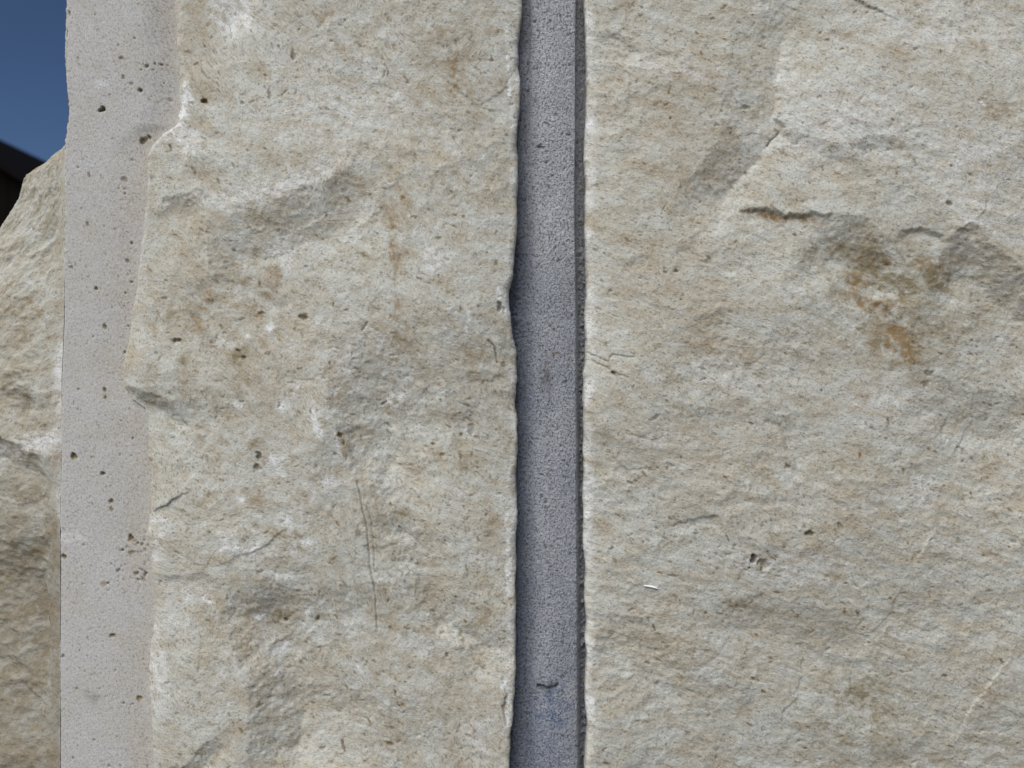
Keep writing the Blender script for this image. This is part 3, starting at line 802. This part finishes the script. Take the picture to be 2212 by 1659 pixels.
f.pit(773, 1152, 8, 1, .3, 1.3, 1.4, rust=.35); f.pit(781, 1432, 7, 1, .42, 1.1); f.pit(964, 1421, 5, 3, .7, 1.5, 1.4); f.pit(837, 1301, 2.5, 2, .9, 2.5, -1.1); f.pit(736, 1623, 4.5, 3, .7, 4.2, 1.25, rust=.4)
f.pit(612, 1345, 5, 4, .85, 1.3); f.pit(683, 1341, 4, 3, .7, 2.2, -1.1); f.pit(860, 1531, 3.5, 2, .8); f.pit(852, 1502, 3.5, 2, .6, 2.6, 1.4, rust=.5); f.pit(1088, 668, 4, 4, .5, 1.6, 1.5)
f.pit(1033, 1168, 4, 2, .7, 2.2, 1.1); f.pit(690, 1630, 6, 3, .5, 1.4); f.pit(838, 1617, 6, 3, .5, 1.8, .3, rust=.7); f.pit(894, 1128, 3, 2, .6)
f.streak('dark', [(900, 601), (920, 608), (938, 607)], 3, .55, 7, 60); f.streak('dark', [(798, 664), (820, 669)], 3, .4, 7, 61); f.streak('dark', [(1002, 1120), (1006, 1160)], 2.2, .5, 7, 62); f.streak('dark', [(1004, 1216), (1010, 1235), (1009, 1250)], 2.2, .5, 7, 63)
f.scatter_pits(3600, rng, (300, -40, 1112, 1700), 1.2, 4.2, .5, (1.0, 3.0), lambda a, b, r: r.normal(.7, .7), .5)
f.dir = sstep(-.25, .3, fbm(f.u, f.v, 380, 2, 191) + .12)
fl_ = .3 + .03 * np.clip(e_m, 0, 100) - .15 * np.clip(e_m - 90, 0, 160) + .8 * fbm(f.u, f.v, 16, 3, 176)
f.h = np.where(e_m > 3, np.where(f.h < fl_ + 3, fl_ + 3 * np.exp(np.minimum(f.h - fl_ - 3, 0) / 3), f.h), f.h)
def edge_l(ff): return poly(JOINT_L, ff.v, 1) + 3.6 * fbm(ff.v, ff.v * 0 + 1.7, 50, 4, 195, .55) + .3 * noise(ff.v / 8, ff.v * 0 + 4.4, 197) - 7 * np.clip(fbm(ff.v, ff.v * 0 + 6.1, 110, 4, 198, .6) - .12, 0, 1) - (ff.u - ff.u0)
rad = np.clip(13 + 22 * fbm(f.u * 0, f.v, 110, 3, 198, .5), 5, 30)
er = np.clip(edge_l(f) - f.u0, 0, rad) / rad
f.h = f.h - .62 * rad * (1 - np.sqrt(np.clip(1 - (1 - er) ** 2, 0, 1))) - 5 * (1 - er) * np.clip(fbm(f.u, f.v, 30, 3, 196), 0, 1)
me = sheet_mesh('corner_stone', f, us, edge_l, None, grain=f.grain(.6, 1.7, 90), core=(X(190), X(1085), 0.012, 0.30, Z(VHI) + .0005, Z(VLO) - .0005))
corner = link('corner_stone', me, wall, M_ROCK)
corner['label'] = 'rock-faced limestone corner block with a smooth sawn margin, left of the mortar joint'

# ---- corner stone: smooth drafted margin ---------------------------------------
us = axis(112, 430, 112, 430)
f = Field(us, VS, lambda u, v: 0 * u)
bnd = poly(MARGIN_R, f.v, 1)
e = bnd - f.u
f.h += 2.0 * fbm(f.u, f.v, 300, 2, 201) + .5 * fbm(f.u, f.v, 40, 3, 202)
hol = np.interp(f.v, [-700, 0, 200, 330, 420, 2400], [17, 17, 14, 6, 3, 2])
f.h -= hol * sstep(95, 0, e)
# saw and chisel drag marks, steep in the upper part
t = f.u * .86 - f.v * .5 + .0006 * (f.u - 100) ** 2
mk = np.interp(f.v, [-700, 0, 420, 620, 2400], [.9, .9, .55, .2, .15])
f.h += mk * (1.5 * noise(t / 5, (f.u * .5 + f.v * .86) / 70, 205) + 1.0 * noise(t / 2.6, (f.u * .5 + f.v * .86) / 40, 206))
f.h += .35 * fbm(f.u, f.v, 7, 2, 207)
f.tan += .25 + .5 * fbm(f.u, f.v, 150, 4, 210, .6) + .42 * sstep(95, 5, e + 40 * fbm(f.u, f.v, 60, 3, 211))
f.stain('tan', 300, 1190, 40, 60, .9, 0, 30, 201, .8); f.stain('tan', 300, 120, 60, 60, .6, .3, 40, 202, .9); f.stain('tan', 312, 1010, 16, 90, 1.0, 0, 30, 203, .8)
f.stain('chalk', 216, 182, 12, 8, .5, 0, 9, 204); f.stain('chalk', 152, 1160, 30, 10, .3, 0, 12, 205)
for (a, b, r, dp, dk, asp, rot, ru, ol) in (
    (220, 236, 7, 9, .75, 1.6, -.9, 0, .7), (303, 194, 6, 6, .5, 1.1, 0, .9, 0), (309, 303, 9, 5, .3, 1.4, -.2, 0, .95), (320, 295, 5, 4, .3, 1.3, 1.2, 0, .8),
    (316, 143, 5, 4, .9, 1.5, -.3, 0, 0), (305, 151, 3, 3, .8, 1, 0, 0, 0), (333, 136, 3, 3, .95, 1.2, 1.3, 0, 0), (346, 137, 4, 3, .9, 1.4, 0, 0, 0), (358, 138, 3, 2, .6, 1, 0, 0, 0),
    (283, 181, 5, 2, .5, 1.6, .2, .3, 0), (262, 125, 5, 3, .3, 1.5, 0, 0, .8), (266, 167, 5, 2, .4, 1.3, 1, 0, .4), (290, 82, 4, 2, .6, 1.5, 1.2, 0, 0), (150, 28, 4, 4, .75, 2, 1.4, 0, 0),
    (364, 213, 6, 2, .5, 1.3, 0, 0, 0), (351, 177, 2.5, 2, .95, 1, 0, 0, 0), (388, 232, 4, 3, .7, 2.0, 1.5, 0, .3), (169, 362, 3.5, 3, .85, 1, 0, .4, 0), (193, 378, 4, 2, .5, 1.8, 1.4, .4, 0),
    (285, 345, 4, 2, .5, 1.3, .8, 0, 0), (268, 388, 9, 2, .55, 1.3, .4, 0, 0), (269, 408, 3, 3, .85, 1, 0, 0, 0), (269, 418, 3, 3, .9, 1, 0, 0, 0), (189, 484, 5, 2, .5, 1.5, 1.2, 0, .3),
    (284, 525, 4, 4, .9, 1.3, 1.2, 0, .3), (176, 451, 3, 1, .5, 1.6, 1.2, 0, 0), (154, 577, 5, 2, .6, 1.4, .3, 0, .4), (208, 623, 5, 4, .5, 1.2, 0, .8, 0), (275, 564, 6, 3, .7, 1.4, .9, 0, 0),
    (283, 609, 4, 3, .8, 1.5, .2, 0, 0), (270, 632, 3, 3, .8, 1, 0, 0, 0), (225, 706, 6, 3, .4, 1.4, 1.4, 0, .8), (202, 727, 3, 2, .6, 1, 0, .4, 0), (276, 704, 3, 3, .8, 1, 0, 0, 0),
    (270, 761, 5, 4, .8, 1.3, .3, 0, 0), (226, 842, 5, 3, .6, 1.7, 1.4, 0, .7), (227, 858, 4, 2, .6, 1.6, 1.4, 0, .5), (169, 840, 3, 2, .6, 1, 0, 0, .4), (160, 986, 8, 6, .55, 1.2, 1.2, 0, .9),
    (222, 1023, 6, 5, .8, 1.3, -.5, .3, .4), (286, 947, 3, 4, .95, 1, 0, 0, 0), (283, 985, 2.6, 3, .9, 1, 0, 0, 0), (168, 884, 3, 2, .7, 1, 0, 0, 0), (240, 1083, 6, 4, .8, 1.3, -.7, .4, .2),
    (240, 1100, 5, 2, .4, 1.6, 1, .5, .2), (281, 1162, 7, 5, .5, 1.3, 1.4, 1, 0), (296, 1174, 4, 3, .8, 1.2, 1.2, 0, 0), (265, 1188, 4, 3, .8, 1.3, 1, 0, 0), (284, 1194, 7, 2, .4, 1.5, 0, .5, 0),
    (257, 1232, 5, 3, .6, 1.2, .6, .3, 0), (292, 1240, 5, 3, .6, 1.2, .6, .3, 0), (180, 1177, 3, 2, .8, 1.3, 0, 0, 0), (233, 1260, 4, 4, .95, 1.2, -.4, 0, 0), (222, 1262, 6, 1, .25, 1.4, 0, .4, .2),
    (243, 1373, 6, 4, .55, 1.7, -.2, 0, .6), (138, 1203, 7, 4, .6, 1.2, .3, 0, .7), (122, 1208, 7, 3, .2, 1.2, 0, .5, .9), (136, 1418, 5, 3, .6, 1.5, -.8, 0, .3), (267, 1519, 3.5, 3, .95, 1.3, -.6, 0, 0),
    (300, 1509, 7, 3, .3, 1.1, 0, .3, 1), (203, 1506, 5, 1, .35, 1.6, .7, 0, 0), (194, 1498, 4, 1, .3, 1.8, .7, 0, 0), (248, 1449, 2.6, 2, .6, 1, 0, 0, 0), (236, 1655, 4, 2, .6, 1.3, 0, 0, 0), (158, 1638, 3, 2, .6, 1, 0, .3, 0), (203, 1599, 3, 2, .6, 1, 0, 0, 0)):
    f.pit(a, b, r * .92, dp, dk * .72, asp, rot, ru * .8, min(1, ol + .25))
f.stain('dark', 200, 1503, 16, 9, .3, .6, 8, 220, .9)
f.scatter_pits(1500, rng, (140, -40, 400, 1700), 1.1, 2.6, .38, (1.0, 2.2), lambda a, b, r: r.uniform(-1.5, 1.5), .5)
f.scatter_pits(60, rng, (240, 1150, 325, 1260), 1.6, 4.5, .6, (1.0, 2.4), lambda a, b, r: r.uniform(-1.5, 1.5), .8)
def edge_a(ff): return poly(ARRIS, ff.v, 1) + 2.6 * fbm(ff.v, ff.v * 0 + 8.1, 60, 4, 222, .6) + 9 * np.clip(fbm(ff.v, ff.v * 0 + 5.1, 70, 4, 224, .6) - .18, 0, 1)
er = np.clip(f.u0 - edge_a(f), 0, 5) / 5
f.h = f.h - 4 * (1 - np.sqrt(np.clip(1 - (1 - er) ** 2, 0, 1)))
f.dir += 0.5
f.dark *= (f.u > edge_a(f) - 6)
me = sheet_mesh('drafted_margin', f, us, None, edge_a, plunge=12, grain=f.grain(1.1, 1.6))
mg = link('drafted_margin', me, corner, M_SAWN)
mg['label'] = 'smooth sawn limestone margin strip along the corner'

# ---- corner stone: rock-faced return side, bulging out past the corner ------------
SIL = [(150, -700), (150, 0), (165, 200), (165, 290), (137, 307), (92, 330), (62, 346), (46, 358), (32, 392), (24, 420), (8, 446), (-10, 482), (-38, 516), (-70, 560), (-110, 640), (-140, 760), (-150, 950), (-150, 2400)]
ss = axis(0, 215, 0, 215, d=1.15)
ss = np.concatenate([ss, np.arange(218, 264, 3)])
ss = np.concatenate([ss, np.arange(266, 340, 5)])
f = Field(ss, VS, lambda u, v: 0 * u)
f.u = 290 * np.sin(np.clip(f.u0 / 200, 0, 1) * math.pi / 2) + np.maximum(f.u0 - 200, 0) * 5 + f.u0 * .05; f.v = f.v0
f.wu = f.u + 11 * fbm(f.u, f.v, 46, 3, 900); f.wv = f.v + 11 * fbm(f.u, f.v, 46, 3, 910)
rock_relief(f, 240, 1.9, 1.2)
f.ledge([(-60, 1010), (0, 1004), (60, 985), (100, 955), (140, 935), (260, 930), (400, 930)], 40, 1500, 10, 60)
f.ledge([(-60, 820), (60, 850), (120, 835), (300, 830)], 12, 60, 10, 40)
f.scarp([(70, 1190), (60, 1300), (35, 1400), (20, 1500), (16, 1660)], 10, 80, 40, 20, 1)
sil = poly(SIL, f.v0, 1) + 8 * fbm(f.v0, f.v0 * 0, 60, 5, 243, .65)
arr = poly(ARRIS, f.v0, 1)
t = np.clip(f.u0 / 200.0, 0, 1.7)              # 0 at the corner, 1 at the crest of the bulge
# depth of the crest behind the corner, and how far out it stands
yd = np.interp(f.v0, [-700, 250, 330, 500, 800, 2400], [90, 90, 110, 170, 240, 240])
xa = (arr - CU)                                # corner, relief units from the axis
xs = (sil - CU) * (1 + yd / F)                 # crest seen on the outline
pt = np.clip(t, 0, 1)
strip = 7.0                                    # narrow sawn strip just round the corner
yy = strip * np.clip(t / .03, 0, 1) + (yd - strip) * (sstep(0.03, 1.0, pt) * .45 + .55 * np.clip((pt - .03) / .97, 0, 1)) + np.clip(t - 1, 0, 1) * 2600
xx = xa + 2 + (xs - xa) * np.sin(np.clip((pt - .03) / .97, 0, 1) * math.pi / 2) ** .9 + np.clip(t - 1, 0, 1) ** 2 * 60
nrm = np.sqrt(2.0)
fade = np.clip((t - .03) / .12, 0, 1)
f.chips(50, rng, (5, 300, 270, 1700), 10, 50, .09)
hx = (f.h + 3) * fade
xx = xx - hx * .75; yy = yy - hx * .6
# stains, plus the side's shade painted in as broad olive and dark: (s, v) where s = 200 is the crest
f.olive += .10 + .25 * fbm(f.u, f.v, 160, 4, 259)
f.dark += np.clip(.10 + .12 * fbm(f.u, f.v, 120, 4, 258) + .40 * sstep(900, 1250, f.v + 90 * fbm(f.u, f.v, 120, 3, 257)), 0, .5)  # shade of this side painted into the colour, deeper towards the bottom
f.tan += .5 + .55 * fbm(f.u, f.v, 200, 4, 260, .6) + .35 * fbm(f.u, f.v, 60, 3, 262, .6)
f.stain('chalk', 14, 800, 12, 60, .75, 0, 24, 261, .7); f.stain('chalk', 12, 880, 12, 60, .85, 0, 20, 262, .7); f.stain('chalk', 50, 955, 70, 26, .75, .3, 20, 263, .8); f.stain('chalk', 12, 1080, 12, 60, .6, 0, 20, 264, .8)
f.stain('chalk', 9, 1500, 6, 300, .35, 0, 30, 266, .8)
f.stain('olive', 30, 950, 22, 14, .9, .3, 12, 265, .8); f.stain('olive', 75, 975, 20, 18, .8, .3, 12, 266, .8); f.stain('olive', 100, 850, 24, 14, .7, -.3, 14, 267, .8)
f.stain('rust', 75, 660, 26, 6, .5, -.8, 9, 268, .8); f.stain('rust', 80, 748, 10, 7, .7, 0, 8, 269, .8); f.stain('rust', 40, 980, 16, 10, .7, 0, 9, 270, .8); f.stain('olive', 90, 1200, 30, 12, .6, 0, 12, 271, .8)
f.stain('olive', 90, 1350, 130, 360, .3, 0, 90, 272, .9)  # olive-brown tone that also paints in the lower side's shade
f.scatter_pits(900, rng, (8, 300, 270, 1700), 1.3, 5, .55, (1.2, 3.5), lambda a, b, r: r.normal(1.0, .35), .5)
f.dir += 1.0
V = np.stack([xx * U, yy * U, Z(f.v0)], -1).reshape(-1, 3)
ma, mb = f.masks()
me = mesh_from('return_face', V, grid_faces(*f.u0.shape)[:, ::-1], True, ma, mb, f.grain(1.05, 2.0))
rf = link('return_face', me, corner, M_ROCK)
rf['label'] = 'rough side of the corner block bulging out to the left'

# ---- mortar joint ---------------------------------------------------------------
us = axis(1070, 1300, 1070, 1300, d=1.7)
f = Field(us, VS, lambda u, v: 0 * u - 26)
u, v = f.u, f.v
f.h -= 18
f.h += 9 * np.clip(1 - ((u - 1205) / 48) ** 2, -.5, 1)
lip = 1241 + np.interp(v, [0, 500, 1659], [1.5, -1, 4]) + 1.2 * fbm(v, v * 0, 90, 3, 301)
lowR = np.interp(v, [-700, 250, 420, 560, 700, 2400], [34, 36, 36, 28, 24, 24])
f.h -= lowR * sstep(0, np.interp(v, [0, 450, 700], [3.0, 3.0, 14.0]), u - lip)
f.h -= np.interp(v, [-700, 0, 300, 600, 2400], [4, 4, 2, 3, 3]) * sstep(8, 30, u - lip)
lef = 1149 + np.interp(v, [0, 500, 900, 1659], [0, 6, 12, 20])
lw = np.interp(v, [-700, 0, 200, 400, 2400], [7, 7, 12, 30, 45])
f.h -= np.interp(v, [-700, 0, 300, 500, 2400], [13, 13, 12, 12, 14]) * sstep(0, 1, (lef - u) / lw)
f.h += 1.6 * fbm(u, v, 60, 3, 305) + .9 * fbm(u, v, 14, 3, 306, .7)
crumb = np.clip(sstep(0, 10, u - lip - 3) * np.interp(v, [-700, 430, 600, 2400], [.25, .3, 1, 1]) + sstep(1122, 1112, u) * np.interp(v, [-700, 0, 500, 620, 900, 1100, 2400], [.7, .7, .8, 1, .9, .6, .6]), 0, 1)
f.h += crumb * (11 * np.abs(fbm(u, v, 22, 3, 308, .65)) * 2 - 5)
f.h += .8 * fbm(u, v, 6, 2, 309)
f.tan = np.clip(np.interp(v, [-700, 200, 700, 1300, 1659, 2400], [0, .05, .25, .42, .68, .75]) + .35 * fbm(u, v, 160, 3, 311) + np.interp(v, [0, 500, 2400], [.35, .75, .85]) * sstep(75, 0, u - 1108), 0, 1)   # bluish darkening downwards, plus shade painted along the left side
f.stain('rust', 1192, 1530, 26, 46, .75, 0, 26, 301, .9)      # blue stain channel
f.stain('rust', 1175, 1600, 30, 40, .4, 0, 26, 302, .9)
f.stain('chalk', 1222, 882, 0.1, .1, 0)
f.stain('chalk', 1197, 765, 10, 6, .4, 0, 8, 303, .8)        # brown channel
f.stain('dark', 1180, 812, 12, 40, .3, 0, 12, 304, .9)
# broken hollow near the bottom
f.bump(1183, 1510, 26, 30, -5)
f.ledge([(1160, 1476), (1170, 1475), (1182, 1478), (1192, 1476), (1202, 1470)], 12, 30, 3, 3)
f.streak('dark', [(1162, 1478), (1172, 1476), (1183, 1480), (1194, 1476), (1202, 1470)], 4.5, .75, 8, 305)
f.pit(1164, 320, 5, 4, .5, 2.4, .3); f.pit(1172, 323, 4, 3, .5, 2); f.pit(1140, 194, 5, 4, .6)
f.scatter_pits(900, rng, (1110, -40, 1275, 1700), 1.2, 3.6, .55, (1.0, 2.2), lambda a, b, r: r.uniform(-1.5, 1.5), .8)
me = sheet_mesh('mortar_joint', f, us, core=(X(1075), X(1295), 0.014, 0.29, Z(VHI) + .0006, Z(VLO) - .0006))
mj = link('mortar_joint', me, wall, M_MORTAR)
mj['label'] = 'recessed grey cement mortar joint between the two blocks'

# ---- the other courses of the wall, above and below the picture -------------------
def coarse_block(x0, x1, z0, z1, seed):
    nx = max(int((x1 - x0) / .008), 2); nz = max(int((z1 - z0) / .008), 2)
    xg, zg = np.meshgrid(np.linspace(x0, x1, nx), np.linspace(z1, z0, nz))
    b = np.minimum(np.minimum(xg - x0, x1 - xg), np.minimum(zg - z0, z1 - zg))
    h = (.004 * fbm(xg, zg, .09, 4, seed, .6) + .003) * np.clip(b / .025, 0, 1)
    h = np.where(b < 1e-6, -.02, h)
    V = np.stack([xg, -h, zg], -1).reshape(-1, 3)
    Fq = grid_faces(nz, nx)
    cV, cF = box_arrays(x0 + .0005, x1 - .0005, .012, .30, z0 + .0005, z1 - .0005)
    me = mesh_from('stone_block', np.concatenate([V, cV]), np.concatenate([Fq, cF + len(V)]), True)
    return link('stone_block', me, wall, M_COARSE)
def bed(x0, x1, z0, z1):
    V, Fq = box_arrays(x0, x1, .006, .29, z0, z1)
    return link('mortar_joint', mesh_from('mortar_joint', V, Fq, False), wall, M_MORTAR)
XL, XR = X(140), X(3300)
zt, zb = Z(VLO), Z(VHI)
J = .014
z = zb
for k, hgt in enumerate((.30, .30, .30, .28)):
    z0 = max(z - J - hgt, -.03)
    bed(XL + .004, XR - .004, z - J, z)
    cut = XL + (XR - XL) * (.62 if k % 2 == 0 else .36)
    coarse_block(XL, cut - J / 2, z0, z - J, 700 + k)
    coarse_block(cut + J / 2, XR, z0, z - J, 720 + k)
    bed(cut - J / 2, cut + J / 2, z0, z - J - .0008)
    z = z0
bed(XL + .004, XR - .004, zt, zt + J)
cut = XL + (XR - XL) * .66
coarse_block(XL, cut - J / 2, zt + J, zt + J + .26, 760)
coarse_block(cut + J / 2, XR, zt + J, zt + J + .26, 761)
bed(cut - J / 2, cut + J / 2, zt + J + .0008, zt + J + .26)

# ------------------------------------------------------------------ ground
nr = 40
gx = np.sign(np.linspace(-1, 1, nr)) * np.abs(np.linspace(-1, 1, nr)) ** 3 * 900
GX, GY = np.meshgrid(gx, -gx)
V = np.stack([GX, GY, 0 * GX], -1).reshape(-1, 3)
g = link('ground', mesh_from('ground', V, grid_faces(nr, nr), False), None, M_GROUND)
g['kind'] = 'structure'

# ------------------------------------------------------------------ dark timber barn behind, far left
BY = 15.0
def seen(u, v, y=BY): return ((u - CU) / F * (y + D), ZC + (CV - v) / F * (y + D))
p0 = seen(0, 346); p1 = seen(62, 384)
slope = (p0[1] - p1[1]) / (p1[0] - p0[0])
apx, apz = p0[0] - 2.6, p0[1] + 2.6 * slope
halfw = 4.6; length = 9.0
ez = apz - halfw * slope
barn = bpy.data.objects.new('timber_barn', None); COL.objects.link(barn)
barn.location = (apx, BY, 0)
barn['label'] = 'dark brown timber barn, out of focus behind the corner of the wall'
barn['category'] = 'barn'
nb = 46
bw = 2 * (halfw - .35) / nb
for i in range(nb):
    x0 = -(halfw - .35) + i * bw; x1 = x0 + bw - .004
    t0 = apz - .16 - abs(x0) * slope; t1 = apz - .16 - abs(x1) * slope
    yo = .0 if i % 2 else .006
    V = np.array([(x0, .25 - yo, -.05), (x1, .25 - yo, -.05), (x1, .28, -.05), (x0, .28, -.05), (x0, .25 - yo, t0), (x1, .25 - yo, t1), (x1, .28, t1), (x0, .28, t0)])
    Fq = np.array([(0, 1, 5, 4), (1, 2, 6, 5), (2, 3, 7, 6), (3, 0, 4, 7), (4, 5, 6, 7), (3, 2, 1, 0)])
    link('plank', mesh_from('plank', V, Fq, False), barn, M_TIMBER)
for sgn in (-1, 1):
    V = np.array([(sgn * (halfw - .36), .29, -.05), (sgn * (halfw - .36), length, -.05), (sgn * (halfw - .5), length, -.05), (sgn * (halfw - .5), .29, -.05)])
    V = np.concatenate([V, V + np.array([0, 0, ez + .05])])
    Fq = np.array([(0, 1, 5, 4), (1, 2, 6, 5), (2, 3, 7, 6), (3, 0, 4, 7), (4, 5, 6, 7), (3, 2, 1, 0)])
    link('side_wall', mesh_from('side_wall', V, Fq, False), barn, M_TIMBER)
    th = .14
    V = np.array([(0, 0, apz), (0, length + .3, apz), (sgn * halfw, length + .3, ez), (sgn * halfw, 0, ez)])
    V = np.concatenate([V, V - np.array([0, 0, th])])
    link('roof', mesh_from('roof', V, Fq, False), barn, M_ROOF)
